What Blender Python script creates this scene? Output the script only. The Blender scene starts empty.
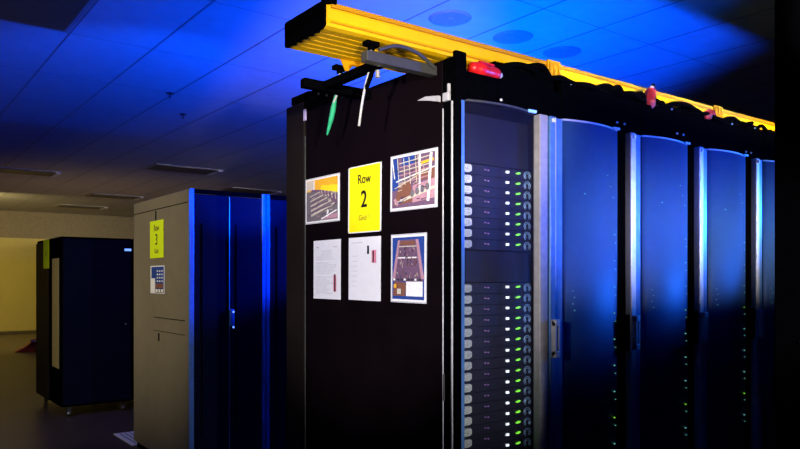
import bpy, bmesh, math, random
from mathutils import Vector, Matrix
random.seed(7)
scene = bpy.context.scene
COL = scene.collection
CZ = 1.4            # camera height
FPX = 716.0
FW = (0.602, 0.799); RT = (0.799, -0.602)

# ------------------------------------------------------------------ helpers
def ray(px, py):
    u = (px - 400) / FPX
    return (FW[0] + u * RT[0], FW[1] + u * RT[1], (280 - py) / FPX)
def on_x(px, py, X):
    d = ray(px, py); t = X / d[0]
    return Vector((X, t * d[1], CZ + t * d[2]))
def on_y(px, py, Y):
    d = ray(px, py); t = Y / d[1]
    return Vector((t * d[0], Y, CZ + t * d[2]))
def on_z(px, py, Z):
    d = ray(px, py); t = (Z - CZ) / d[2]
    return Vector((t * d[0], t * d[1], Z))

MATS = {}
def mat(name, col, rough=0.5, metal=0.0, spec=0.5, emit=None, es=0.0, vary=0.12, scale=30.0, bump=0.0, alpha=None, coat=0.0):
    if name in MATS: return MATS[name]
    m = bpy.data.materials.new(name); m.use_nodes = True
    nt = m.node_tree; b = nt.nodes['Principled BSDF']
    tc = nt.nodes.new('ShaderNodeTexCoord'); nz = nt.nodes.new('ShaderNodeTexNoise')
    nz.inputs['Scale'].default_value = scale; nz.inputs['Detail'].default_value = 4
    nt.links.new(tc.outputs['Object'], nz.inputs['Vector'])
    mr = nt.nodes.new('ShaderNodeValToRGB')
    mr.color_ramp.elements[0].position = .3; mr.color_ramp.elements[1].position = .7
    lo = [c * (1 - vary) for c in col]; hi = [min(1, c * (1 + vary)) for c in col]
    mr.color_ramp.elements[0].color = (*lo, 1); mr.color_ramp.elements[1].color = (*hi, 1)
    nt.links.new(nz.outputs['Fac'], mr.inputs['Fac']); nt.links.new(mr.outputs['Color'], b.inputs['Base Color'])
    b.inputs['Roughness'].default_value = rough; b.inputs['Metallic'].default_value = metal
    b.inputs['Specular IOR Level'].default_value = spec
    b.inputs['Coat Weight'].default_value = coat
    if emit: b.inputs['Emission Color'].default_value = (*emit, 1); b.inputs['Emission Strength'].default_value = es
    if bump:
        bp = nt.nodes.new('ShaderNodeBump'); bp.inputs['Strength'].default_value = bump; bp.inputs['Distance'].default_value = .002
        nt.links.new(nz.outputs['Fac'], bp.inputs['Height']); nt.links.new(bp.outputs['Normal'], b.inputs['Normal'])
    MATS[name] = m
    return m
def mesh_mat(name, col, open_frac, rough=.4, metal=.3, pitch=.0032):
    """perforated sheet: round holes on a staggered grid, cut by a procedural mask"""
    m = mat(name, col, rough, metal, vary=.05)
    nt = m.node_tree; b = nt.nodes['Principled BSDF']; out = nt.nodes['Material Output']
    tc = nt.nodes.new('ShaderNodeTexCoord')
    sp = nt.nodes.new('ShaderNodeSeparateXYZ'); nt.links.new(tc.outputs['Object'], sp.inputs[0])
    def wave(sock):
        a = nt.nodes.new('ShaderNodeMath'); a.operation = 'MULTIPLY'; a.inputs[1].default_value = 2 * math.pi / pitch
        nt.links.new(sock, a.inputs[0]); c = nt.nodes.new('ShaderNodeMath'); c.operation = 'COSINE'
        nt.links.new(a.outputs[0], c.inputs[0]); return c.outputs[0]
    p = nt.nodes.new('ShaderNodeMath'); p.operation = 'ADD'
    nt.links.new(wave(sp.outputs['X']), p.inputs[0]); nt.links.new(wave(sp.outputs['Z']), p.inputs[1])
    g = nt.nodes.new('ShaderNodeMath'); g.operation = 'GREATER_THAN'; g.inputs[1].default_value = open_frac
    nt.links.new(p.outputs[0], g.inputs[0])
    tr = nt.nodes.new('ShaderNodeBsdfTransparent'); mx = nt.nodes.new('ShaderNodeMixShader')
    nt.links.new(g.outputs[0], mx.inputs[0]); nt.links.new(b.outputs[0], mx.inputs[1]); nt.links.new(tr.outputs[0], mx.inputs[2])
    nt.links.new(mx.outputs[0], out.inputs['Surface'])
    return m

def link(name, bm, m, parent=None, smooth=False):
    me = bpy.data.meshes.new(name); bm.normal_update(); bm.to_mesh(me); bm.free()
    o = bpy.data.objects.new(name, me); COL.objects.link(o)
    for k in (m if isinstance(m, (list, tuple)) else [m]): me.materials.append(k)
    if smooth:
        for p in me.polygons: p.use_smooth = True
    if parent: o.parent = parent
    return o
def new(): return bmesh.new()
def box(bm, a, b, bev=0.0, mi=0):
    a = Vector(a); b = Vector(b); c = (a + b) / 2; s = [abs(b[i] - a[i]) for i in range(3)]
    r = bmesh.ops.create_cube(bm, size=1, matrix=Matrix.Translation(c) @ Matrix.Diagonal((*s, 1)))
    vs = r['verts']
    fs = set(f for v in vs for f in v.link_faces)
    for f in fs: f.material_index = mi
    if bev > 0:
        es = list(set(e for v in vs for e in v.link_edges))
        bmesh.ops.bevel(bm, geom=es, offset=min(bev, min(s) * .45), segments=2, affect='EDGES', profile=.5)
    return bm
def bx(a, b, bev=0.0): return box(new(), a, b, bev)
def prism(bm, pts, vec, mi=0):
    """closed polygon pts (3D) extruded by vec"""
    vec = Vector(vec)
    v0 = [bm.verts.new(Vector(p)) for p in pts]; v1 = [bm.verts.new(Vector(p) + vec) for p in pts]
    f = [bm.faces.new(v0), bm.faces.new(list(reversed(v1)))]
    n = len(pts)
    for i in range(n): f.append(bm.faces.new((v0[i], v1[i], v1[(i + 1) % n], v0[(i + 1) % n])))
    for q in f: q.material_index = mi
    bmesh.ops.recalc_face_normals(bm, faces=f)
    return bm
def tube(bm, pts, r, seg=8, radii=None):
    pts = [Vector(p) for p in pts]; rings = []
    up = None
    for i, p in enumerate(pts):
        d = (pts[min(i + 1, len(pts) - 1)] - pts[max(i - 1, 0)]).normalized()
        if up is None:
            up = Vector((0, 0, 1)) if abs(d.z) < .9 else Vector((1, 0, 0))
        s = d.cross(up).normalized(); up = s.cross(d).normalized()
        rr = radii[i] if radii else r
        rings.append([bm.verts.new(p + (s * math.cos(a) + up * math.sin(a)) * rr) for a in [2 * math.pi * k / seg for k in range(seg)]])
    for a, b in zip(rings, rings[1:]):
        for k in range(seg): bm.faces.new((a[k], a[(k + 1) % seg], b[(k + 1) % seg], b[k]))
    bm.faces.new(list(reversed(rings[0]))); bm.faces.new(rings[-1])
    bmesh.ops.recalc_face_normals(bm, faces=bm.faces[:])
    return bm
def smooth_path(pts, n=6):
    P = [Vector(p) for p in pts]; out = []
    for i in range(len(P) - 1):
        a, b, c, d = P[max(i - 1, 0)], P[i], P[i + 1], P[min(i + 2, len(P) - 1)]
        for k in range(n):
            t = k / n
            out.append(.5 * ((2 * b) + (c - a) * t + (2 * a - 5 * b + 4 * c - d) * t * t + (3 * b - a - 3 * c + d) * t ** 3))
    out.append(P[-1]); return out
def thing(name, label, cat, loc=(0, 0, 0), group=None):
    o = bpy.data.objects.new(name, None); COL.objects.link(o); o.empty_display_size = .1
    o.location = loc; o['label'] = label; o['category'] = cat
    if group: o['group'] = group
    return o
def tag(o, label, cat, group=None, kind=None):
    o['label'] = label; o['category'] = cat
    if group: o['group'] = group
    if kind: o['kind'] = kind
    return o
def struct(name, bm, m, label=None, parent=None):
    o = link(name, bm, m, parent)
    if not parent: o['kind'] = 'structure'
    if label: o['label'] = label
    return o
def text_mesh(s, size, m, name, parent, loc, rot, stretch=1.0, bold=0.0):
    cu = bpy.data.curves.new(name, 'FONT'); cu.body = s; cu.size = size; cu.align_x = 'CENTER'; cu.align_y = 'CENTER'
    cu.extrude = .0003; cu.offset = bold
    t = bpy.data.objects.new(name + '_c', cu); COL.objects.link(t)
    bpy.context.view_layer.update()
    me = bpy.data.meshes.new_from_object(t.evaluated_get(bpy.context.evaluated_depsgraph_get()))
    bpy.data.objects.remove(t); bpy.data.curves.remove(cu)
    o = bpy.data.objects.new(name, me); COL.objects.link(o); me.materials.clear(); me.materials.append(m)
    o.location = loc; o.rotation_euler = rot; o.scale = (stretch, 1, 1); o.parent = parent
    return o

# ------------------------------------------------------------------ materials
black = mat('black_paint', (.0012, .0012, .0018), .8, 0, .0, vary=.2)
panel = mat('black_side_panel', (.0042, .0022, .0033), .6, 0, .03, vary=.15, scale=6)
rearm = mat('dark_bronze_panel', (.014, .010, .009), .5, 0, .05, vary=.15, scale=6)
seam = mat('black_gap', (.002, .002, .002), .8, 0, .1)
doorb = mesh_mat('perforated_steel_blue_tint', (.03, .10, .30), 1.2, .5, .1)  # blue light put into the base colour so white lamps barely shift it
door1 = mesh_mat('open_perforated_steel', (.035, .035, .09), -1.3, .5, .1)  # fainter blue light tint in the base colour here too
silver = mat('brushed_aluminium', (.62, .62, .66), .42, .3, .5, vary=.08)
chrome = mat('polished_metal', (.8, .82, .84), .25, .8, .5)
greym = mat('dull_grey_metal', (.05, .05, .048), .5, .1)
bluep = mat('blue_tinted_post', (.10, .24, .55), .35, .2, .5)  # blue light on posts and frames put into this tint
yel = mat('yellow_plastic', (.93, .53, .002), .5, 0, .15, vary=.05, scale=12)
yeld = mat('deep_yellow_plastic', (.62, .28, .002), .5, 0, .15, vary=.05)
redp = mat('red_plastic', (.75, .012, .012), .35, 0, .5)
redd = mat('dark_red_plastic', (.30, .010, .012), .45, 0, .5)
white = mat('white_paper', (.80, .81, .85), .7, 0, .2, vary=.03)
yelpap = mat('yellow_paper', (.93, .86, .004), .7, 0, .2, vary=.02)
limepap = mat('lime_paper', (.72, .95, .01), .7, 0, .2, vary=.03)
ink = mat('black_ink', (.01, .01, .012), .7, 0, .1)
plastw = mat('clear_sleeve_edge', (.55, .55, .6), .3, 0, .5)
tan = mat('tan_grey_cabinet_paint', (.20, .175, .115), .5, 0, .35, vary=.06, scale=8)
cable = mat('black_rubber', (.0015, .0015, .002), .7, 0, .0)
whitecab = mat('pale_grey_rubber', (.42, .43, .42), .5, 0, .4)
green = mat('green_velcro', (.02, .35, .16), .6, 0, .3)
ledw = mat('white_led', (.8, .85, 1), .5, emit=(.85, .92, 1), es=1.3)
ledg = mat('green_led', (.2, .9, .1), .5, emit=(.30, 1, .05), es=.9)
ledc = mat('cyan_led', (.3, .9, .8), .5, emit=(.25, .9, .7), es=.55)
ledv = mat('violet_led', (.4, .2, .5), .5, emit=(.4, .2, .6), es=.12)
ledb = mat('blue_led', (.2, .4, 1), .5, emit=(.15, .3, 1), es=1.6)
conn = mat('grey_green_plug', (.75, .85, .70), .45, 0, .5, vary=.4, scale=260)
blade = mat('blade_front', (.006, .006, .012), .6, 0, .3)

# ------------------------------------------------------------------ room
HC = 3.2; X0, X1, Y0, Y1 = -3.2, 12.0, -2.4, 21.0
def floor_mat():
    m = mat('raised_floor', (.075, .052, .045), .35, 0, .3, vary=.12, scale=3)
    nt = m.node_tree; b = nt.nodes['Principled BSDF']
    br = nt.nodes.new('ShaderNodeTexBrick'); tc = nt.nodes.new('ShaderNodeTexCoord')
    br.offset = 0; br.inputs['Scale'].default_value = 1; br.inputs['Brick Width'].default_value = .61; br.inputs['Row Height'].default_value = .61
    br.inputs['Mortar Size'].default_value = .004
    nt.links.new(tc.outputs['Object'], br.inputs['Vector'])
    bp = nt.nodes.new('ShaderNodeBump'); bp.inputs['Strength'].default_value = .3; bp.inputs['Distance'].default_value = .003; bp.invert = True
    nt.links.new(br.outputs['Fac'], bp.inputs['Height']); nt.links.new(bp.outputs['Normal'], b.inputs['Normal'])
    return m
struct('floor', bx((X0, Y0, -.1), (X1, Y1, 0)), floor_mat(), 'dark grey-brown raised floor')
ceilm = mat('ceiling_tile', (.62, .60, .58), .85, 0, .1, vary=.05, scale=9, bump=.15)
gridm = mat('ceiling_grid_metal', (.27, .26, .26), .5, 0, .3)
struct('ceiling', bx((X0, Y0, HC), (X1, Y1, HC + .1)), ceilm, 'suspended tile ceiling')
g = new()
x = 1.22 - 7 * .6
while x < X1:
    if x > X0: box(g, (x - .006, Y0, HC - .0022), (x + .006, Y1, HC - .0005))
    x += .6
y = 5.62 - 6 * 1.2
while y < Y1:
    box(g, (X0, y - .004, HC - .0009), (X1, y + .004, HC - .0003)); y += 1.2
struct('trim_1', g, gridm, 'ceiling grid of thin metal bars')
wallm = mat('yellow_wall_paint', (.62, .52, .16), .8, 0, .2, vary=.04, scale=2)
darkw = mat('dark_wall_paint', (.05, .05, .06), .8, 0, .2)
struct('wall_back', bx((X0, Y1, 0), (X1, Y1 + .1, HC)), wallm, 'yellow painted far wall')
struct('trim_2', bx((X0, Y1 - .05, 2.50), (X1, Y1, HC)), mat('ceiling_tone_band', (.26, .21, .12), .85, 0, .1), 'ceiling-toned band along the top of the far wall')  # band added on the upper wall, standing in for the far ceiling
struct('baseboard_back', bx((X0, Y1 - .015, 0), (X1, Y1, .07), .004), mat('baseboard_brown', (.12, .09, .05), .5), 'thin brown baseboard')
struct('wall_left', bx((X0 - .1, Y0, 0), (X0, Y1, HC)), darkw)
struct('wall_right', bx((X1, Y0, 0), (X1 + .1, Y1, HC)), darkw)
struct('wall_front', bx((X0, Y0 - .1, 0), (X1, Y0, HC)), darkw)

# black column at the right edge
c = on_y(774, 280, .92)
t = thing('black_column', 'tall black column cutting off the right edge of the view', 'column', (c.x + .3, .6, 0))
o = link('column_body', bx((0 - .3, -.33, 0), (.35, .32, HC - .006), .004), black, t)
for dz, dy in ((1.24, .25),):
    b = new(); bmesh.ops.create_uvsphere(b, u_segments=8, v_segments=6, radius=.004, matrix=Matrix.Translation((-.303, dy, dz))); link('screw', b, chrome, t)

# ------------------------------------------------------------------ front row of racks (row 2)
FY = 2.17; RX = 1.90; BY = 3.58
ZB, ZD, ZT = .06, 2.13, 2.300
starts = [1.958, 2.553, 3.172, 3.792, 4.422, 5.04, 5.66, 6.28]
DW = .42
def curved_panel(x0, w, z0, z1, bulge, th=.0015, n=14, yb=FY):
    bm = new(); f0 = []; 
    prof = []
    for i in range(n + 1):
        s = i / n; y = yb - bulge * (1 - (2 * s - 1) ** 2); prof.append((x0 + w * s, y))
    pts = [(a, b, z0) for a, b in prof] + [(a, b + th, z0) for a, b in reversed(prof)]
    v0 = [bm.verts.new(p) for p in pts]; v1 = [bm.verts.new((p[0], p[1], z1)) for p in pts]
    N = len(pts)
    for i in range(N): bm.faces.new((v0[i], v0[(i + 1) % N], v1[(i + 1) % N], v1[i]))
    for i in range(n):
        bm.faces.new((v0[i], v0[N - 1 - i], v0[N - 2 - i], v0[i + 1])); bm.faces.new((v1[i], v1[i + 1], v1[N - 2 - i], v1[N - 1 - i]))
    bmesh.ops.recalc_face_normals(bm, faces=bm.faces[:])
    return bm
ordw = ['nearest', 'second', 'third', 'fourth', 'fifth', 'sixth', 'seventh', 'eighth']
racks = []
for i, sx in enumerate(starts):
    if i > 5: break
    nxt = starts[i + 1]; wl = nxt - sx - .004
    lab = {0: 'tall black server rack with papers on its side and lit blades behind its door',
           1: 'blue-lit server rack next to the one with the papers, second in the front row',
           2: 'blue-lit server rack in the middle of the front row, below the upright red plug',
           3: 'fourth blue-lit server rack of the front row, counted from the papered side',
           4: 'blue-lit server rack cut off by the black column on the right',
           5: 'last server rack of the front row, behind the black column'}[i]
    r = thing('server_rack', lab, 'server rack', (sx, FY, 0), 'server racks in the front row')
    L = lambda p: (p[0] - sx, p[1] - FY, p[2])
    x0 = RX if i == 0 else sx - .0
    # body: open shell so the door shows depth
    b = new()
    xr = nxt - .004
    box(b, L((x0 + (.012 if i == 0 else 0), FY + .012, ZB)), L((x0 + .05, BY - .21, ZD + .02)))
    box(b, L((xr - .05, FY + .012, ZB)), L((xr, BY - .2, ZD + .02)))
    box(b, L((x0 + .05, BY - .25, ZB)), L((xr - .05, BY - .21, ZD)))
    box(b, L((x0 + (.012 if i == 0 else 0), FY + .012, ZD)), L((xr, BY - .2, ZD + .03)), .004)
    box(b, L((x0 + .05, FY + .03, ZB)), L((xr - .05, BY - .2, ZB + .05)))
    link('frame', b, black, r)
    link('rear_door', bx(L((x0, BY - .2, ZB)), L((xr, BY, 2.36)), .006), rearm if i == 0 else black, r)
    b = new(); box(b, L((x0 + .03, FY + .03, ZB + .05)), L((xr - .06, FY + .3, ZD - .02)))
    if i > 0: link('equipment', b, blade, r)
    else: b.free()
    # header over the door
    b = new(); box(b, L((x0 + .0 if i else sx + .0, FY - .005, ZD + .006)), L((xr, FY + .02, ZT if i else 2.252)), .003)
    link('header_panel', b, black, r)
    # door
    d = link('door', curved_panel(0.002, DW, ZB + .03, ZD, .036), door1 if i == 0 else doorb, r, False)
    for p in d.data.polygons: p.use_smooth = abs(p.normal.z) < .5 and p.normal.y < -.3
    d['label'] = 'curved perforated door'
    rim = curved_panel(0.002, DW, ZD, ZD + .008, .038, .012)
    # curved_panel uses yb=FY absolute: shift back to local
    for ob, bmx in ((d, None),):
        ob.data.transform(Matrix.Translation((0, -FY, 0)))
    ro = link('door_rim', rim, greym if i == 0 else silver, d); ro.data.transform(Matrix.Translation((0, -FY, 0)))
    link('door_label', bx((DW * .86, -.026, ZD + .001), (DW * .97, -.016, ZD + .012)), ledb if i == 0 else silver, d)
    # right stile : silver strip, dark groove, blue post, bright bead
    s0 = DW + .004
    gap = wl - s0
    if i == 0:
        link('door_stile', bx((s0, -.03, ZB), (s0 + .052, .01, ZD), .004), mat('dull_aluminium', (.36, .34, .36), .5, .1), d)
    else:
        link('door_stile', bx((s0, -.006, ZB), (s0 + .055, .01, ZD), .004), black, d)
    w0 = s0 + .062
    link('corner_post', bx((w0, -.035, ZB), (w0 + .036, .01, ZD), .006), bluep if i == 0 else silver, r)
    link('hinge_bead', bx((w0 + .042, -.028, ZB), (w0 + .048, .01, ZD), .002), silver, r)
    link('blue_post', bx((w0 + .050, -.02, ZB), (min(w0 + .100, wl - .001), .01, ZD), .006), bluep, r)
    h = new()
    hz = CZ - .26
    hx = w0 + .004
    prism(h, [(hx, -.036, hz - .085), (hx, -.062, hz - .065), (hx, -.062, hz + .065), (hx, -.036, hz + .085)], (.008, 0, 0))
    prism(h, [(hx + .022, -.036, hz - .085), (hx + .022, -.062, hz - .065), (hx + .022, -.062, hz + .065), (hx + .022, -.036, hz + .085)], (.008, 0, 0))
    box(h, (hx, -.064, hz + .055), (hx + .03, -.036, hz + .085), .003); box(h, (hx, -.064, hz - .085), (hx + .03, -.036, hz - .055), .003)
    link('handle', h, silver, d)
    if i > 0: link('latch_plate', bx((s0 + .03, -.03, hz - .09), (s0 + .056, -.006, hz + .09), .004), black, d)
    link('top_clip', bx((w0 + .006, -.045, ZD - .03), (w0 + .026, -.036, ZD - .012), .002), white, r)
    for q in (.30, .36) if i else (.20,):
        b = new(); bmesh.ops.create_uvsphere(b, u_segments=8, v_segments=6, radius=.006, matrix=Matrix.Translation((q + .1 * (i % 2), -.014, ZD + .03 + .01 * (i % 3)))); link('screw', b, white, r)  # glint of the screw heads put in as plain white
    racks.append((r, d, sx))

# status lights seen on doors of racks 2..5
def led_at(r, sx, X, Z, s, m, bulge=.036):
    k = (X - sx) / DW; y = -bulge * (1 - (2 * k - 1) ** 2) - .004
    link('status_light', bx((X - sx - s, y - .002, Z - s * .6), (X - sx + s, y + .003, Z + s * .6), .0005), m, r)
for i in range(1, 5):
    r, d, sx = racks[i]
    rnd = random.Random(i)
    for k in range(9):
        z = 1.62 - k * .127
        led_at(r, sx, sx + .375, z, .0034 if k > 3 else .0022, ledg if k % 4 == 3 else ledc)
        led_at(r, sx, sx + .388, z - .04, .0019, ledc)
    for k in range(4): led_at(r, sx, sx + .06 + .01 * (k % 2), 1.35 - k * .03, .0016, ledc)
    led_at(r, sx, sx + .13, 1.80, .0028, ledc)
    for k in range(3): led_at(r, sx, sx + .30 + .03 * k, 1.9 - .05 * k, .0018, ledc)

# blades inside the nearest rack
r0, d0, sx0 = racks[0]
def make_blade(z, label, group):
    t = thing('blade_server', label, 'blade server', (1.968, FY + .035, z), group)
    link('body', bx((0, 0, -.0215), (.432, .9, .0215), .001), blade, t)
    b = new()
    prism(b, [(.004, -.012, -.016), (.044, -.012, -.016), (.058, -.012, -.009), (.058, -.012, .010), (.050, -.012, .016), (.004, -.012, .016)], (0, .012, 0))
    for q in range(3):
        box(b, (.008, -.018, -.013 + q * .0095), (.034, -.012, -.007 + q * .0095), .001)
        box(b, (.038, -.017, -.013 + q * .0095), (.047, -.012, -.007 + q * .0095), .001)
    link('ejector_latch', b, conn, t)
    link('status_light', bx((.267, -.008, .000), (.282, 0, .010), .001), ledw, t)
    b = new(); box(b, (.329, -.008, .001), (.345, 0, .007), .001); box(b, (.340, -.008, .004), (.352, 0, .010), .001)
    link('status_light', b, ledg, t)
    b = new(); box(b, (.140, -.006, .002), (.146, 0, .006)); box(b, (.158, -.006, .000), (.163, 0, .005)); link('indicator', b, ledv, t)
    b = new()
    for k in range(2):
        pts = [(.398 + math.cos(a) * (.020 - k * .008), -.004, math.sin(a) * (.018 - k * .007)) for a in [2 * math.pi * q / 14 * .8 - .9 for q in range(15)]]
        tube(b, pts, .0016, 5)
    link('fan_grille', b, MATS['blue_led_dim'] if 'blue_led_dim' in MATS else mat('blue_led_dim', (.3, .5, .8), .4, .3), t)
    return t
def copy_tree(o, parent=None):
    c = o.copy(); COL.objects.link(c)
    if parent: c.parent = parent
    for ch in o.children: copy_tree(ch, c)
    return c
nth = ['topmost', 'second from top', 'third from top', 'fourth from top', 'fifth from top', 'sixth from top', 'seventh from top', 'eighth from top',
       'ninth from top', 'tenth from top', 'eleventh from top', 'twelfth from top', 'thirteenth from top', 'fourteenth from top', 'fifteenth from top', 'sixteenth from top']
proto = make_blade(1.863, 'x', 'blade servers in the upper block')
for k in range(8):
    o = proto if k == 0 else copy_tree(proto)
    o.location.z = 1.863 - k * .0448
    o['label'] = 'thin black blade server in the upper block of eight, ' + ('lowest' if k == 7 else nth[k])
for k in range(16):
    o = copy_tree(proto); o['group'] = 'blade servers in the lower block'
    o.location.z = 1.365 - k * .0458
    o['label'] = 'thin black blade server in the taller lower block, ' + nth[k]
# chassis back plate filling the rest of the opening
t = thing('blanking_panel', 'plain black panel closing the rack opening above the upper blades', 'panel', (1.968, FY + .06, 1.9))
link('plate', bx((0, 0, -.005), (.432, .03, .2)), blade, t)
t = thing('blanking_panel', 'plain black panel between the upper and lower blocks of blades', 'panel', (1.968, FY + .06, 1.40))
link('plate', bx((0, 0, -.008), (.432, .03, .122)), blade, t)
t = thing('blanking_panel', 'plain black panel below the lower block of blades', 'panel', (1.968, FY + .06, .115))
link('plate', bx((0, 0, 0), (.432, .03, .53)), blade, t)

# side of the nearest rack
rl = lambda p: (p[0] - sx0, p[1] - FY, p[2])
def yz(px, py): v = on_x(px, py, RX); return v.y, v.z
ys, _ = yz(306, 280); yf, _ = yz(443, 280)
s = link('side_panel', bx(rl((RX, yf + .004, ZB)), rl((RX + .011, ys - .006, 2.30)), .003), panel, r0); s['label'] = 'black side panel'
b = new(); box(b, rl((RX, FY, ZB)), rl((RX + .011, yf - .002, 2.30)), .002); link('front_side_trim', b, black, r0)
b = new(); box(b, rl((RX - .003, yf - .004, .07)), rl((RX + .002, yf + .001, 2.10)), .001); link('trim_bead', b, silver, r0)
b = new(); box(b, rl((RX - .004, FY - .002, ZB)), rl((RX + .004, FY + .006, 2.12)), .001); link('trim_bead', b, silver, r0)
b = new(); box(b, rl((RX - .002, ys + .006, .07)), rl((RX + .003, ys + .013, 2.17)), .001); link('trim_bead', b, greym, r0)
b = new(); box(b, rl((RX, FY - .02, ZB)), rl((1.93, FY + .0, ZT + .02)), .002); link('front_post', b, black, r0)
b = new(); box(b, rl((1.931, FY - .010, ZB)), rl((1.957, FY + .0, ZD)), .004); link('front_post', b, bluep, r0)
b = new(); box(b, rl((1.931, FY - .02, ZD)), rl((1.957, FY, ZT + .02)), .002); link('front_post', b, black, r0)
# ceiling-side cover of the rear exhaust: box with perforated top band
b = new(); box(b, rl((RX, BY - .25, 2.362)), rl((3.2, BY - .06, 2.405)), .003)
box(b, rl((RX, BY - .31, 2.30)), rl((RX + .25, BY - .2, 2.40)), .003)
for q in range(16): box(b, rl((RX + .02 + q * .05, BY - .314, 2.375)), rl((RX + .03 + q * .05, BY - .309, 2.385)), 0, 1)
link('exhaust_cover', b, [black, greym], r0)
y_, z_ = yz(305, 115)
link('asset_label', bx(rl((RX - .003, y_ - .013, z_ - .03)), rl((RX + .002, y_ + .013, z_ + .03)), .001), mat('lilac_sticker', (.6, .5, .8), .6), r0)
# latch plate on the side near the front corner
b = new()
P = [yz(420, 101), yz(428, 97), yz(441, 96), yz(441, 102), yz(431, 101)]
prism(b, [rl((RX - .002, p[0], p[1])) for p in P], (-.012, 0, 0)); link('latch_plate', b, silver, r0)
y0, z0 = yz(446, 102); y1, z1 = yz(451, 92)
b = new(); box(b, rl((RX - .016, y1, z0)), rl((RX, y0 + .005, z1)), .003); y2, z2 = yz(449, 84); box(b, rl((RX - .012, y1, z1)), rl((RX, y1 + .012, z2)), .003)
link('corner_latch', b, silver, r0)
b = new(); y0, z0 = yz(441.3, 388); box(b, rl((RX - .006, yf - .012, z0 - .05)), rl((RX, yf - .006, z0 + .06)), .001); link('trim_bead', b, greym, r0)

# ------------------------------------------------------------------ papers on the side
def sheet(name, label, cat, corners, sheetm, art=None, frame=None, group=None, part='sheet'):
    """corners px: TL, TR, BR, BL on the side plane; the sheet hangs flat on it (made rectangular)"""
    P = [yz(*c) for c in corners]
    yl = (P[0][0] + P[3][0]) / 2; yr = (P[1][0] + P[2][0]) / 2
    zt = (P[0][1] + P[1][1]) / 2; zb = (P[2][1] + P[3][1]) / 2
    w = yl - yr; h = zt - zb
    t = thing(name, label, cat, (RX - .0015, (yl + yr) / 2, zb), group)
    def pt(u, v, off): return (-off, w / 2 - u * w, v * h)     # u left->right, v bottom->top
    tilt = math.atan2(P[1][1] - P[0][1], w) * .6
    t.rotation_euler = (-tilt, 0, 0)
    th = .0012
    if frame:
        b = new(); e = .006
        prism(b, [pt(-e / w, -e / h, .0), pt(1 + e / w, -e / h, .0), pt(1 + e / w, 1 + e / h, .0), pt(-e / w, 1 + e / h, .0)], (-.0012, 0, 0)); link('plastic_sleeve', b, plastw, t)
        th = .0026
    b = new(); prism(b, [pt(0, 0, 0), pt(1, 0, 0), pt(1, 1, 0), pt(0, 1, 0)], (-th, 0, 0)); link(part, b, sheetm, t)
    if art:
        ms = []; b = new()
        for k, (poly, m) in enumerate(art):
            if m not in ms: ms.append(m)
            off = th + .0002 + .00012 * k
            vs = [b.verts.new(pt(u, v, off)) for u, v in poly]
            f = b.faces.new(vs); f.material_index = ms.index(m)
            f.normal_update()
            if f.normal.x > 0: f.normal_flip()
        link('printed_picture' if frame else 'print', b, ms, t)
    return t, w, h
R = lambda u0, v0, u1, v1: [(u0, v0), (u1, v0), (u1, v1), (u0, v1)]
def C(n, c): return mat('print_' + n, c, .6, 0, .3, vary=.15, scale=120)
pcream, porange, ppurple, pdark, ppink = C('cream', (.62, .56, .46)), C('orange', (.9, .45, .03)), C('mauve', (.16, .09, .16)), C('dark', (.05, .04, .07)), C('pink', (.48, .26, .33))
pyel, pblue, pbrown, pwhite, pgrey = C('yellow', (.95, .75, .02)), C('navy', (.02, .06, .30)), C('brown', (.22, .09, .06)), C('white', (.9, .9, .9)), C('grey', (.17, .15, .17))
def stroke(u0, v0, u1, v1, w):
    d = Vector((u1 - u0, v1 - v0)); n = Vector((-d.y, d.x)).normalized() * w / 2
    return [(u0 + n.x, v0 + n.y), (u0 - n.x, v0 - n.y), (u1 - n.x, v1 - n.y), (u1 + n.x, v1 + n.y)]
# picture 1: machine hall, orange sky part, grey tray lines
a1 = [(R(.03, .03, .97, .97), pgrey), ([(.03, .72), (.97, .66), (.97, .97), (.03, .97)], porange), ([(.45, .74), (.97, .60), (.97, .78), (.5, .82)], pyel),
      ([(.03, .75), (.3, .75), (.24, .97), (.03, .95)], pcream), ([(.15, .70), (.5, .68), (.97, .35), (.97, .56), (.5, .72), (.2, .76)], ppurple),
      ([(.03, .05), (.15, .05), (.12, .7), (.03, .7)], pgrey)]
for k in range(5): a1.append((stroke(.14 + .01 * k, .60 - k * .11, .45 + .11 * k, .68 - k * .075, .02 + .006 * k), pcream))
for k in range(4): a1.append((stroke(.20, .57 - k * .11, .5 + .1 * k, .62 - k * .09, .03), ppurple))
for k in range(5): a1.append((stroke(.5 + .1 * k, .72 - .02 * k, .52 + .1 * k, .62 - .04 * k, .02), pcream))
a1 += [(stroke(.27, .75, .28, .95, .03), pwhite), ([(.5, .05), (.97, .05), (.97, .16), (.7, .12)], ppink), (stroke(.5, .06, .95, .22, .03), pwhite), (stroke(.68, .1, .7, .25, .05), pwhite)]
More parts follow.
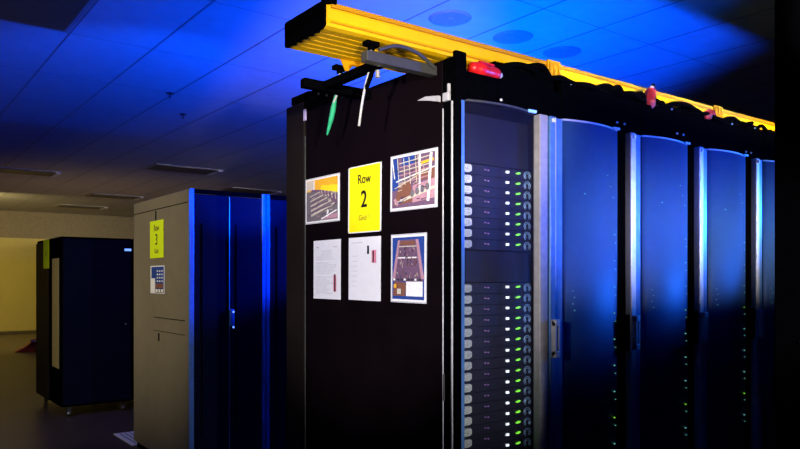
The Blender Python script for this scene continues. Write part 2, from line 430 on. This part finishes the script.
# picture 2: racks with pipes
a2 = [(R(.03, .03, .97, .97), ppurple), ([(.03, .35), (.25, .40), (.15, .97), (.03, .97)], pblue), (R(.25, .80, .55, .97), pblue), ([(.08, .08), (.5, .12), (.45, .5), (.2, .48)], pbrown),
      (R(.55, .5, .97, .7), pbrown), ([(.5, .1), (.97, .15), (.97, .5), (.5, .42)], ppink)]
for k in range(6): a2.append((stroke(.2, .48 + .075 * k, .9, .56 + .07 * k, .018), pcream if k % 2 else ppink))
a2 += [(stroke(.68, .80, .95, .83, .05), porange), (stroke(.1, .12, .97, .34, .055), pcream), (stroke(.13, .52, .97, .70, .022), pwhite), (stroke(.1, .40, .6, .58, .02), pcream)]
for u in (.2, .34, .46, .60, .66): a2.append((stroke(u, .45, u - .04, .95, .016), pcream))
a2 += [(stroke(.66, .3, .66, .96, .035), pwhite), (stroke(.84, .1, .90, .95, .055), pwhite), (stroke(.10, .58, .04, .97, .02), pwhite), (stroke(.18, .08, .10, .2, .06), ppink)]
for k in range(4):
    cu, cv = .5 + .11 * k, .27 + .03 * k; a2.append(([(cu + .045 * math.cos(q), cv + .07 * math.sin(q)) for q in [k2 * math.pi / 4 for k2 in range(8)]], pgrey))
# picture 3: tall machine on blue
a3 = [(R(.03, .03, .97, .97), pblue), ([(.05, .30), (.95, .30), (.72, .93), (.25, .93)], ppurple), ([(.72, .93), (.80, .93), (.97, .34), (.88, .34)], ppink), ([(.20, .93), (.26, .93), (.12, .34), (.04, .34)], ppink),
      (R(.45, .08, .93, .30), pwhite), ([(.05, .08), (.43, .08), (.46, .28), (.10, .30)], pbrown), (stroke(.2, .66, .78, .66, .02), pwhite), (stroke(.24, .83, .74, .83, .014), pcream), (R(.28, .85, .70, .91), pbrown)]
rn = random.Random(3)
for k in range(40):
    u, v = .08 + rn.random() * .8, .1 + rn.random() * .55
    a1.append((stroke(u, v, u + rn.uniform(.02, .12), v + rn.uniform(-.01, .05), .012), rn.choice([pcream, pdark, ppurple, ppink])))
    u, v = .06 + rn.random() * .8, .1 + rn.random() * .8
    a2.append((stroke(u, v, u + rn.uniform(.02, .12), v + rn.uniform(-.02, .05), .012), rn.choice([pdark, pdark, pbrown, pcream, pblue])))
for k in range(46):
    v = .34 + rn.random() * .47; hw = .34 - (v - .34) * .22; u = .5 + (rn.random() * 2 - 1) * hw
    a3.append((stroke(u, v, u + rn.uniform(-.05, .05), v + rn.uniform(.02, .06), .014), rn.choice([pcream, pdark, ppink, pbrown])))
for k in range(8): a3.append((R(.10 + .105 * k, .315, .16 + .105 * k, .345), pdark if k % 3 else pwhite))
a3 += [(R(.22, .11, .34, .19), pcream), (R(.12, .2, .2, .26), porange)]
sheet('photo_print', 'small photo print with orange top and grey tray lines, upper left on rack side', 'photo', [(306, 181), (339, 174), (340, 219), (307, 224)], pwhite, a1, True, 'photo prints on the rack side')
sheet('photo_print', 'photo print of pipes and brown racks, upper right on rack side', 'photo', [(391, 158), (437, 149), (437, 205), (392, 211)], pwhite, a2, True, 'photo prints on the rack side')
sheet('photo_print', 'photo print of a tall tapering machine on blue, lower right on rack side', 'photo', [(392, 236), (426, 234), (426, 302), (392, 301)], pwhite, a3, True, 'photo prints on the rack side')
# papers
inkg = mat('grey_ink', (.50, .52, .58), .7); inkr = mat('pink_ink', (.75, .25, .35), .7)
p1 = [(R(.1, .87, .2, .89), inkg), (R(.75, .87, .88, .885), inkg)]
for k in range(22):
    if k in (5, 12): continue
    v = .81 - k * .034; p1.append((R(.12 if k > 2 else .28, v, (.5 + .35 * rn.random()) if k > 2 else .68, v + .008), inkg))
p1 += [(R(.755, .13, .86, .40), inkr), (R(.79, .13, .835, .42), ink)]
sheet('paper_notice', 'white typed paper notice with small print, lower left on rack side', 'paper', [(314, 241), (341, 239), (341, 299), (314, 299)], white, p1, group='white notices on the rack side')
p2 = [(R(.08, .91, .45, .92), inkg), (R(.59, .73, .65, .86), ink), (R(.73, .59, .87, .79), inkr), (R(.76, .60, .80, .78), ink)]
for k in range(7): p2.append((R(.1, .70 - k * .08, .3, .706 - k * .08), inkg))
sheet('paper_notice', 'nearly blank white paper notice with two small dark marks, under the yellow sign', 'paper', [(349, 238), (381, 236), (381, 301), (349, 300)], white, p2, group='white notices on the rack side')
sg, w, h = sheet('row_sign', 'bright yellow paper sign reading Row 2 on black rack side', 'sign', [(349, 169), (380, 163), (381, 231), (350, 232)], yelpap)
b = new(); 
for (u0, v0, u1, v1) in ((-.03, -.015, 1.03, 0), (-.03, 1, 1.03, 1.015), (-.03, -.015, 0, 1.015), (1, -.015, 1.03, 1.015)):
    box(b, (-.0016, w / 2 - u0 * w, v0 * h), (0, w / 2 - u1 * w, v1 * h))
link('paper_edge', b, white, sg)
ROT = (math.pi / 2, 0, -math.pi / 2)
text_mesh('Row', .062, ink, 'lettering', sg, (-.003, 0, h * .80), ROT, .95, .0006)
text_mesh('2', .11, ink, 'lettering', sg, (-.003, 0, h * .485), ROT, .95, .002)
text_mesh('Grid', .036, mat('faded_ink', (.25, .22, .02), .7), 'lettering', sg, (-.003, .01, h * .21), ROT, 1)
text_mesh('7', .022, MATS['faded_ink'], 'lettering', sg, (-.003, -.045, h * .225), ROT, 1)

# ------------------------------------------------------------------ yellow cable trough
TY0, TY1, TZ0, TZ1 = 2.26, 2.56, 2.33, 2.425
TX0, TX1 = 1.352, 7.6
tr = thing('cable_trough', 'long yellow ribbed fibre cable trough running above the front racks', 'cable trough', (TX0, TY0, TZ0))
W = TY1 - TY0; H = TZ1 - TZ0
def rib_profile():
    p = []
    n = 6; p.append((0, .004))
    # bottom: stepped ribs
    for k in range(n):
        a = .022 + (W - .03) * k / n; b_ = .022 + (W - .03) * (k + .72) / n
        p += [(a, -.002 + .0), (b_, -.002), (b_ + .003, .006), (.022 + (W - .03) * (k + 1) / n - .002, .006)]
    p += [(W, .0), (W, H - .004), (W - .008, H)]
    p += [(.010, H), (.0, H - .006), (.004, H - .012), (.004, H - .024), (-.002, H - .028), (-.002, .030), (.003, .026), (.003, .020), (-.002, .016), (-.002, .008)]
    return p
b = new(); prism(b, [(0.012, y, z) for y, z in rib_profile()], (TX1 - TX0, 0, 0)); link('trough_body', b, yel, tr)
b = new(); prism(b, [(-.0, y, z) for y, z in [(-.001, .006), (.02, -.004), (W - .004, -.004), (W, .006), (W, H - .006), (W - .01, H), (.01, H), (-.001, H - .008)]], (.012, 0, 0))
for k in range(5):
    box(b, (0.0, .04 + k * .045, -.012), (.012, .055 + k * .045, 0), .003)
link('end_cap', b, black, tr)
b = new(); box(b, (.0, -.012, H - .012), (.03, .012, H + .012), .005)
tube(b, [(-.004, .0, H + .004), (.05, -.004, H)], .012, 10); link('end_clip', b, black, tr)
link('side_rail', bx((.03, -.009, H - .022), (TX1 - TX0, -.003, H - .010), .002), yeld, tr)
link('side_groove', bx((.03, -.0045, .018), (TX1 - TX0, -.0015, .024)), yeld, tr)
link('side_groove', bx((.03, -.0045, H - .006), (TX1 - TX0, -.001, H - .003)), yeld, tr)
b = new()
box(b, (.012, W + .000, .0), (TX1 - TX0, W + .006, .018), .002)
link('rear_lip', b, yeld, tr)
b = new()   # hanging hook plate under rear edge
prism(b, [(.26, W - .006, .002), (.40, W - .006, .002), (.385, W - .006, -.030), (.37, W - .006, -.030), (.355, W - .006, -.018), (.32, W - .006, -.020), (.30, W - .006, -.045), (.285, W - .006, -.045)], (0, .006, 0))
link('bracket', b, yeld, tr)
for px, nm in ((552, 'c'), (716, 'c')):
    X = on_y(px, 90, TY0).x - TX0
    b = new(); box(b, (X - .045, -.016, -.004), (X + .045, -.004, H + .004), .003)
    for q in (-.03, .0, .03): box(b, (X + q - .008, -.022, .006), (X + q + .008, -.016, H - .006), .002)
    for zz in (.02, .05, .08): tube(b, [(X, -.024, zz), (X, -.015, zz)], .008, 8)
    link('coupling', b, yeld, tr)
# struts carrying the trough
st = thing('support_bracket', 'black strut frame reaching out from the rack top under the yellow trough', 'bracket', (1.9, 2.3, 2.25))
q = lambda p: (p[0] - 1.9, p[1] - 2.3, p[2] - 2.25)
link('strut', bx(q((1.55, 2.265, 2.243)), q((1.899, 2.31, 2.283)), .003), greym, st)
link('strut', bx(q((1.545, 2.74, 2.243)), q((1.899, 2.78, 2.283)), .003), black, st)
link('crossbar', bx(q((1.635, 2.312, 2.248)), q((1.675, 2.738, 2.28)), .003), black, st)
for (X, Y) in ((1.585, 2.29), (1.655, 2.63)):
    b = new(); tube(b, [q((X, Y, 2.262)), q((X, Y, 2.325))], .0065, 8)
    link('threaded_rod', b, chrome, st)
    b = new(); box(b, q((X - .03, Y - .018, 2.306)), q((X + .03, Y + .018, 2.326)), .003); tube(b, [q((X, Y, 2.292)), q((X, Y, 2.306))], .014, 6)
    link('clamp', b, black, st)
b = new(); pts = smooth_path([q((1.60, 2.26, 2.29)), q((1.68, 2.25, 2.318)), q((1.78, 2.25, 2.31)), q((1.88, 2.26, 2.27))])
tube(b, pts, .008, 8); link('curved_brace', b, greym, st)
tube(b := new(), [q((1.665, 2.36, 2.245)), q((1.665, 2.36, 2.215))], .01, 8); link('bolt', b, chrome, st)

# hanging ties
def hang(name, pix, X, r, m, label, cat, radii=None):
    P = [on_x(a, b_, X) for a, b_ in pix]
    sp = smooth_path(P, 6)
    rr = None
    if radii:
        rr = []
        for k in range(len(sp)):
            s = k / (len(sp) - 1) * (len(radii) - 1); i0 = min(int(s), len(radii) - 2); rr.append(radii[i0] + (radii[i0 + 1] - radii[i0]) * (s - i0))
    b = new(); tube(b, sp, r, 8, rr)
    return tag(link(name, b, m, smooth=True), label, cat)
hang('cable_tie', [(341, 82), (339, 85), (337, 92), (335, 100), (333, 110), (331, 120), (327, 135)], 1.745, .006, green, 'dark green strap hanging from the black strut over the rack side', 'strap', [.006, .006, .006, .009, .013, .012, .004])
hang('cable', [(340, 82), (338, 90), (336, 97), (332, 107), (330, 118)], 1.74, .005, whitecab, 'short pale cable curving down beside the green strap', 'cable')
hang('cable', [(376, 66), (371, 67), (368, 76), (365, 88), (362, 104), (359, 126)], 1.66, .0055, whitecab, 'pale grey cable hanging from the trough support down the rack side', 'cable')
hang('cable', [(381, 66), (374, 68), (370, 78), (366, 88), (362, 92)], 1.665, .010, cable, 'thick black cable looped beside the pale grey cable', 'cable')

# ------------------------------------------------------------------ cables and plugs on the rack tops
tops = []
rn = random.Random(11)
for k in range(34):
    X = 2.20 + k * .1 + rn.uniform(-.03, .03)
    L_ = rn.uniform(.18, .42); z0 = ZT + .016
    a = rn.uniform(-.5, .5)
    p = [(X, FY + .03 + rn.uniform(0, .03), z0), (X + L_ * .3, FY + .03 + rn.uniform(-.03, .02), z0 + rn.uniform(.0, .045)),
         (X + L_ * .6, FY + .04 + rn.uniform(-.03, .02), z0 + rn.uniform(0, .04)), (X + L_, FY + .035, z0)]
    b = new(); tube(b, smooth_path(p, 5), rn.uniform(.009, .016), 7)
    tag(link('power_cable', b, cable, smooth=True), 'thin black power cable heaped along the tops of the front racks', 'cable', 'black cables on the front racks')
# junction boxes making the uneven skyline
boxes = [(2.165, .38, .030), (2.60, .07, .03), (2.84, .14, .030), (3.08, .10, .045), (3.42, .08, .03), (3.60, .14, .045), (3.98, .16, .032), (4.28, .12, .042), (4.52, .18, .038), (4.86, .20, .042)]
bl = ['wide flat black cable tray behind the lying red plug', 'small black junction box right of the wide flat tray', 'black junction box above the second rack door', 'black junction box left of the upright red plug',
      'tiny black box right of the upright red plug', 'black box above the third rack door', 'black box left of the far red plug', 'black box beside the far red plug', 'long black box above the fourth rack door', 'black box beside the black column']
for (X, w_, h_), l_ in zip(boxes, bl):
    t = thing('junction_box', l_, 'cable box', (X, FY + .03, ZT))
    link('case', bx((0, 0, -.07), (w_, .045, h_), .005), black, t)
    link('lid', bx((-.003, -.003, h_), (w_ + .003, .048, h_ + .006), .002), cable, t)
    b = new(); tube(b, [(w_ * .8, -.002, h_ - .012), (w_ * .8, -.008, h_ - .012)], .005, 8); link('gland', b, white, t)
def red_plug(loc, rot, s, label, m):
    t = thing('power_plug', label, 'power plug', loc, 'red industrial plugs on the racks'); t.rotation_euler = rot
    b = new()
    prof = [(0, .020), (.012, .026), (.03, .030), (.033, .034), (.058, .034), (.061, .029), (.10, .030), (.118, .026), (.122, .014)]
    tube(b, [(x * s, 0, 0) for x, _ in prof], .03, 16, [r_ * s for _, r_ in prof]); link('shell', b, m, t, True)
    b = new(); box(b, (.035 * s, -.012 * s, .030 * s), (.10 * s, .012 * s, .037 * s), .003); link('flap', b, m, t)
    b = new(); tube(b, [(.122 * s, 0, 0), (.135 * s, 0, 0)], .013 * s, 10); link('strain_relief', b, silver, t)
    b = new(); tube(b, smooth_path([(.135 * s, 0, 0), (.152 * s, 0, -.012 * s), (.15 * s, .004, -.03 * s)], 5), .008 * s, 8); link('cord', b, cable, t)
    return t
p = on_y(465, 68, 2.21); red_plug((p.x + .015, 2.195, 2.282), (0, .03, 0), 1.25, 'bright red power plug lying on the nearest rack', redp).scale = (1.05, .78, .78)
p = on_y(647, 96, 2.20); red_plug((p.x - .01, 2.19, 2.275), (0, math.radians(-75), 0), 1.0, 'red power plug standing upright between second and third racks', redd)
p = on_y(703, 117, 2.20); red_plug((p.x, 2.195, 2.318), (0, math.radians(-22), 0), .8, 'dark red power plug under the second trough coupling', redd)

# ------------------------------------------------------------------ row 3 (tan cabinet with blue front)
GX = 1.835; GY0 = 4.87; GY1 = 6.16; GH = 2.04
def row3(i, x0, wd, label):
    t = thing('server_cabinet', label, 'server cabinet', (x0, GY0, 0), 'server cabinets in the second row')
    b = new(); box(b, (0, .03, .05), (wd, GY1 - GY0, GH), .006); link('body', b, tan if i == 0 else black, t)
    link('base', bx((.02, .05, 0), (wd - .02, GY1 - GY0 - .03, .05)), seam, t)
    link('door_frame', bx((0, -.0, .05), (.030, .03, GH), .003), bluep, t)
    link('door_frame', bx((wd - .030, 0, .05), (wd - .001, .03, GH), .003), bluep, t)
    link('door_frame', bx((.030, .004, GH - .03), (wd - .030, .03, GH), .003), black, t)
    glossy = mat('gloss_black_door', (.005, .007, .02), .5, 0, .0)  # hint of blue light put into the black base colour
    for s_ in (0, 1):
        a = .032 + s_ * (wd - .064) / 2
        d = link('door', bx((a, .004, .06), (a + (wd - .064) / 2 - .004, .03, GH - .035), .003), glossy, t)
        link('vent_column', bx((a + .05, -.001, .3), (a + .058, .005, 1.8), .001), black, d)
    c = wd / 2
    link('centre_bead', bx((c - .0025, -.006, .10), (c + .0025, .002, GH - .04), .001), silver, t)
    b = new(); box(b, (c - .004, -.03, 1.07), (c + .03, .004, 1.19), .006); link('handle', b, bluep, t)
    b = new()
    for zz in (1.06, 1.17): bmesh.ops.create_uvsphere(b, u_segments=8, v_segments=6, radius=.008, matrix=Matrix.Translation((c + .02, -.03, zz)))
    link('status_light', b, ledb, t)
    return t
t3 = row3(0, GX, .58, 'tall tan-grey server cabinet with a yellow sign on its side and blue-lit front')
row3(1, GX + .585, .58, 'black blue-lit cabinet beside the tan-grey one, partly behind the front rack')
# seams and slots on the side
def yz3(px, py): v = on_x(px, py, GX); return v.y - GY0, v.z
b = new()
box(b, (-.002, .04, 1.945), (.002, GY1 - GY0 - .01, 1.951))
link('panel_seam', b, seam, t3)
y0, z0 = yz3(156, 211); y1, z1 = yz3(156, 221)
link('lock_slot', bx((-.003, y0 - .012, z1), (.002, y0 + .012, z0)), seam, t3)
y0, z0 = yz3(154, 317); y1, _ = yz3(185, 317)
link('panel_seam', bx((-.002, y1, z0 - .003), (.002, y0, z0 + .003)), seam, t3)
y0, z0 = yz3(154, 330)
link('panel_seam', bx((-.002, y1, z0 - .002), (.002, y0, z0 + .002)), seam, t3)
y0, z0 = yz3(159, 337)
link('key_slot', bx((-.003, y0 - .012, z0 - .03), (.002, y0 + .012, z0 + .03)), seam, t3)
link('edge_bead', bx((-.004, -.002, .06), (.003, .006, GH - .01), .001), bluep, t3)
# sign row 3
y0, zt = yz3(150.5, 222); y1, zt2 = yz3(164, 219); _, zb = yz3(157, 258)
w = y0 - y1; h = 2 * 0 + ((zt + zt2) / 2 - zb)
sg = thing('row_sign', 'lime yellow paper sign reading Row 3 on the tan-grey cabinet', 'sign', (GX - .003, GY0 + (y0 + y1) / 2, zb))
link('sheet', bx((-.001, -w / 2, 0), (.001, w / 2, h)), limepap, sg)
text_mesh('Row', .07, MATS['faded_ink'], 'lettering', sg, (-.003, 0, h * .80), ROT, .95)
text_mesh('3', .12, ink, 'lettering', sg, (-.003, 0, h * .48), ROT, .9)
text_mesh('Grid', .05, MATS['faded_ink'], 'lettering', sg, (-.003, 0, h * .18), ROT, 1)
# printed card
y0, zt = yz3(151, 266); y1, _ = yz3(165, 266); _, zb = yz3(158, 293.5)
w = y0 - y1; h = zt - zb
cd = thing('info_card', 'white card with blue and red squares below the lime sign', 'card', (GX - .003, GY0 + (y0 + y1) / 2, zb))
link('sheet', bx((-.001, -w / 2, 0), (.001, w / 2, h)), white, cd)
b = new(); ms = [pblue, pbrown, ink, pwhite]
def rr(u0, v0, u1, v1, mi, off): box(b, (-off, w / 2 - u0 * w, v0 * h), (-.0005, w / 2 - u1 * w, v1 * h), 0, mi)
rr(.08, .55, .95, .96, 0, .0022); rr(.35, .18, .95, .55, 0, .0021); rr(.38, .20, .92, .36, 1, .0026)
for r_ in range(4):
    for c_ in range(3): rr(.48 + .16 * c_, .42 + .12 * r_, .57 + .16 * c_, .47 + .12 * r_, 3, .0032)
for c_ in range(3): rr(.40 + .19 * c_, .05, .53 + .19 * c_, .16, 3, .003)
rr(.05, .10, .30, .52, 3, .0024); rr(.36, .03, .94, .18, 2, .0023)
link('print', b, ms, cd)

# ------------------------------------------------------------------ row 4 (far dark rack)
KX, KY0, KY1, KH = 1.63, 7.87, 9.13, 1.845
for i in range(4):
    t = thing('server_rack', ['low black server rack at far left with a lime sign on its side', 'black server rack in the far row, hidden behind the tan-grey cabinet', 'black rack in the far row, third from the left end', 'black rack in the far row, right of the third one'][i], 'server rack', (KX + i * .72, KY0, 0), 'black racks in the far row')
    b = new(); box(b, (0, .03, .10), (.70, KY1 - KY0, KH), .008); link('body', b, black, t)
    link('door', bx((.015, 0, .12), (.685, .03, KH - .02), .006), mat('gloss_black_door', (.012, .012, .02), .22), t)
    link('indicator', bx((.62, -.004, 1.71), (.69, .003, 1.735), .002), ledb, t)
    b = new(); bmesh.ops.create_uvsphere(b, u_segments=8, v_segments=6, radius=.012, matrix=Matrix.Translation((.63, -.006, .93))); link('lock', b, chrome, t)
    for cx_, cy_ in ((.08, .06), (.62, .06), (.08, 1.2), (.62, 1.2)):
        b = new(); tube(b, [(cx_ - .015, cy_, .035), (cx_ + .015, cy_, .035)], .035, 12); box(b, (cx_ - .02, cy_ - .02, .05), (cx_ + .02, cy_ + .02, .105)); link('caster', b, [greym], t)
        if cy_ < .1:
            b = new(); tube(b, [(cx_ - .01, cy_ - .035, .04), (cx_ - .01, cy_ - .045, .04)], .014, 8); link('caster_hub', b, chrome, t)
    if i == 0:
        def yk(px, py): v = on_x(px, py, KX); return v.y - KY0, v.z
        y0, z0 = yk(52.5, 366); y1, z1 = yk(59, 258)
        o = link('side_strip', bx((-.004, y1, z0), (.002, y0, z1), .002), mat('pale_yellow_strip', (.52, .43, .16), .5), t); o['label'] = 'pale yellow strip'  # coloured strip stands in for the far wall's yellow showing here
        y0, z0 = yk(50, 300)
        link('rear_side_panel', bx((-.012, y0 + .02, .10), (.0, KY1 - KY0, KH - .03), .003), rearm, t)
        ksign = (KX - .018, KY0 + yk(48, 255)[0])
zt = on_x(48, 240, KX).z; zb = on_x(48, 268.5, KX).z; y0 = on_x(45, 255, KX).y; y1 = on_x(50.7, 255, KX).y
sg = thing('row_sign', 'narrow lime paper sign on the side of the low black rack', 'sign', (KX - .016, (y0 + y1) / 2, zb))
link('sheet', bx((-.001, -(y0 - y1) / 2, 0), (.001, (y0 - y1) / 2, zt - zb)), limepap, sg)
text_mesh('4', .12, MATS['faded_ink'], 'lettering', sg, (-.003, 0, (zt - zb) * .5), ROT, .9)

# red bag on floor & perforated floor tile
t = thing('floor_bag', 'dark red pointed bag lying on the floor behind the low black rack', 'bag', (2.62, 15.5, 0))
b = new(); prism(b, [(-.25, 0, 0), (.05, -.12, 0), (.3, .0, 0), (.3, .0, .22), (.12, -.02, .26), (-.05, -.02, .10)], (0, .22, 0))
bmesh.ops.bevel(b, geom=b.edges[:], offset=.02, segments=2, affect='EDGES'); link('body', b, redd, t)
link('tag', bx((.02, -.05, .19), (.14, -.03, .24), .004), white, t)
t = thing('vent_floor_tile', 'white perforated floor tile behind the tan-grey cabinet', 'floor tile', (1.83, 6.18, 0))
b = bx((0, 0, 0.0005), (.6, .56, .008), .002)
for k in range(12): box(b, (.04 + k * .044, .04, .0075), (.05 + k * .044, .52, .0085), 0, 1)
link('tile', b, [mat('pale_vinyl', (.75, .78, .85), .5), greym], t)

# ------------------------------------------------------------------ ceiling fittings
cf = mat('dim_diffuser', (.12, .11, .10), .5); 
for (px, py, l_) in ((185, 169, 'dark recessed ceiling panel, nearest and largest above the tan-grey cabinet'), (115, 196, 'dark recessed ceiling panel, second in the line going left'), (82, 206.5, 'small dark recessed ceiling panel above the low black rack'),
                     (251, 190.5, 'dark recessed ceiling panel just above the tan-grey cabinet top'), (22, 171, 'faint dark ceiling panel at the far left')):
    p = on_z(px, py, HC)
    t = thing('ceiling_panel', l_, 'ceiling fixture', (p.x, p.y, HC), 'dark recessed ceiling panels')
    link('frame', bx((-.55, -.3, -.012), (.55, .3, -.0005), .003), mat('panel_frame', (.35, .33, .30), .5), t)
    link('diffuser', bx((-.50, -.26, -.020), (.46, .26, -.010), .003), cf, t)
    link('edge_lip', bx((.47, -.26, -.030), (.54, .26, -.010), .003), white, t)
t = thing('ceiling_light', 'large unlit dark ceiling light at the top left corner of the view', 'ceiling light', (.90, 5.0, HC))
link('frame', bx((-.29, -.60, -.010), (.30, .60, -.0012), .002), mat('panel_frame', (.35, .33, .30), .5), t)
link('diffuser', bx((-.26, -.56, -.014), (.27, .56, -.009), .002), mat('unlit_diffuser', (.16, .10, .05), .5), t)
for (px, py, l_) in ((450, 18, 'round flush ceiling disc, leftmost of three in the blue ceiling'), (513, 37, 'round flush ceiling disc, middle of three'), (562, 52, 'round flush ceiling disc, rightmost of three')):  # grey discs modelled at the darker round spots of the ceiling
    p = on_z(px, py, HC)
    t = thing('ceiling_disc', l_, 'ceiling diffuser', (p.x, p.y, HC), 'round discs in the blue ceiling')
    dm = mat('disc_grey', (.32, .32, .36), .7)
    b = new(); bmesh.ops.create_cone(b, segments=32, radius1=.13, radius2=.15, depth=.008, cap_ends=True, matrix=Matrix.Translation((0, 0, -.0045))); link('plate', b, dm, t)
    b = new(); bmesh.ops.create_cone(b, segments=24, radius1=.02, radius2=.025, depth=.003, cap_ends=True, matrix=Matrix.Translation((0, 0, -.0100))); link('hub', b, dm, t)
for (px, py, l_) in ((183, 114, 'small ceiling sprinkler, nearer the yellow wall'), (170, 93, 'small ceiling sprinkler, upper of the two')):
    p = on_z(px, py, HC)
    t = thing('sprinkler', l_, 'sprinkler', (p.x, p.y, HC), 'ceiling sprinklers')
    b = new(); bmesh.ops.create_cone(b, segments=16, radius1=.03, radius2=.04, depth=.008, cap_ends=True, matrix=Matrix.Translation((0, 0, -.0045))); link('rosette', b, greym, t)
    b = new(); tube(b, [(0, 0, -.008), (0, 0, -.05)], .008, 8); link('head', b, greym, t)

# ------------------------------------------------------------------ lights
def look(o, tgt):
    d = Vector(tgt) - o.location; o.rotation_euler = d.to_track_quat('-Z', 'Y').to_euler()
def spot(name, loc, tgt, power, col, size, blend=.5, rad=.05):
    l = bpy.data.lights.new(name, 'SPOT'); l.energy = power; l.color = col; l.spot_size = math.radians(size); l.spot_blend = blend; l.shadow_soft_size = rad
    o = bpy.data.objects.new(name, l); COL.objects.link(o); o.location = loc; look(o, tgt); return o
def area(name, loc, tgt, power, col, sx, sy):
    l = bpy.data.lights.new(name, 'AREA'); l.shape = 'RECTANGLE'; l.size = sx; l.size_y = sy; l.energy = power; l.color = col
    o = bpy.data.objects.new(name, l); COL.objects.link(o); o.location = loc; look(o, tgt); return o
spot('aisle_blue', (3.75, 4.15, 1.82), (3.33, 4.45, 2.82), 540, (.0, .055, 1.0), 176, .15, .04)
spot('aisle_blue_far', (2.5, 3.78, 1.74), (1.5, 7.4, 3.3), 330, (.0, .06, 1.0), 54, .7, .02)  # added spot carrying the blue to the left part of the ceiling
spot('rack_top_cyan', (3.5, 3.15, 2.33), (3.5, 3.3, 3.2), 14, (.0, .34, 1.0), 150, 1, .06)
spot('front_aisle_blue', (6.2, .9, 1.95), (3.1, 2.1, 2.20), 560, (.012, .16, 1.0), 42, .7, .10)
spot('near_aisle_blue', (3.4, .2, 1.9), (2.2, 5.0, 3.9), 200, (.0, .05, 1.0), 80, .4, .05)
# white light from the camera side, split into added aimed fills
spot('white_fill', (-.9, .9, 1.75), (1.9, 2.75, 1.62), 520, (1, .93, .97), 34, .7, .08)
spot('white_fill_high', (.2, -.9, 1.9), (1.95, 2.3, 2.27), 760, (1, .90, .78), 24, .6, .05)
spot('white_fill_row', (1.2, .2, 2.15), (4.6, 2.25, 1.9), 400, (1, .95, .9), 24, .8, .05)  # added fill along the row for trough and posts
spot('white_fill_low', (1.5, -.3, 1.5), (2.06, 2.2, 1.35), 160, (1, .98, .95), 34, .6, .05)  # added fill for the latches behind the nearest door
a_ = area('strip_fill', (4.7, .3, 2.43), (4.7, 2.26, 2.43), 9, (1, .93, .8), 4.2, .05); a_.data.spread = math.radians(14)  # added unseen strip of light for the trough's near face
a_ = area('strip_fill_low', (4.1, .3, 1.72), (4.1, 2.26, 1.72), 7.5, (1, .97, .93), 3.0, .05); a_.data.spread = math.radians(30)  # added unseen strip of light that whitens the posts
# warm light over the far left
area('far_room_warm', (1.2, 16.8, 3.0), (2.6, 21, .6), 120, (1, .80, .30), 1.2, 1.2)
spot('left_warm', (-1.8, 5.2, 2.7), (1.83, 5.6, 1.55), 360, (1, .86, .60), 42, .9, .3)
spot('left_far_warm', (-1.5, 5.6, 2.2), (1.75, 7.5, .8), 150, (1, .85, .65), 56, .9, .2)  # added spot that lifts the far rack's side and the floor
spot('far_ceiling_warm', (3.4, 14.5, .5), (3.4, 14.9, 3.2), 24, (1, .62, .28), 134, .7, .3)  # added unseen uplight near the floor that warms the far ceiling

w = bpy.data.worlds.new('World'); scene.world = w; w.use_nodes = True
w.node_tree.nodes['Background'].inputs[0].default_value = (.02, .02, .03, 1); w.node_tree.nodes['Background'].inputs[1].default_value = .1

cam = bpy.data.cameras.new('Camera'); co = bpy.data.objects.new('Camera', cam); COL.objects.link(co)
co.location = (0, 0, CZ); co.rotation_euler = (math.pi / 2, 0, -math.atan2(FW[0], FW[1]))
cam.sensor_width = 36; cam.lens = 36 * FPX / 800; cam.shift_y = 55.5 / 800; cam.clip_start = .02
scene.camera = co
scene.view_settings.view_transform = 'Standard'; scene.view_settings.look = 'None'; scene.view_settings.gamma = 1; scene.view_settings.exposure = 0
scene.view_settings.use_curve_mapping = False
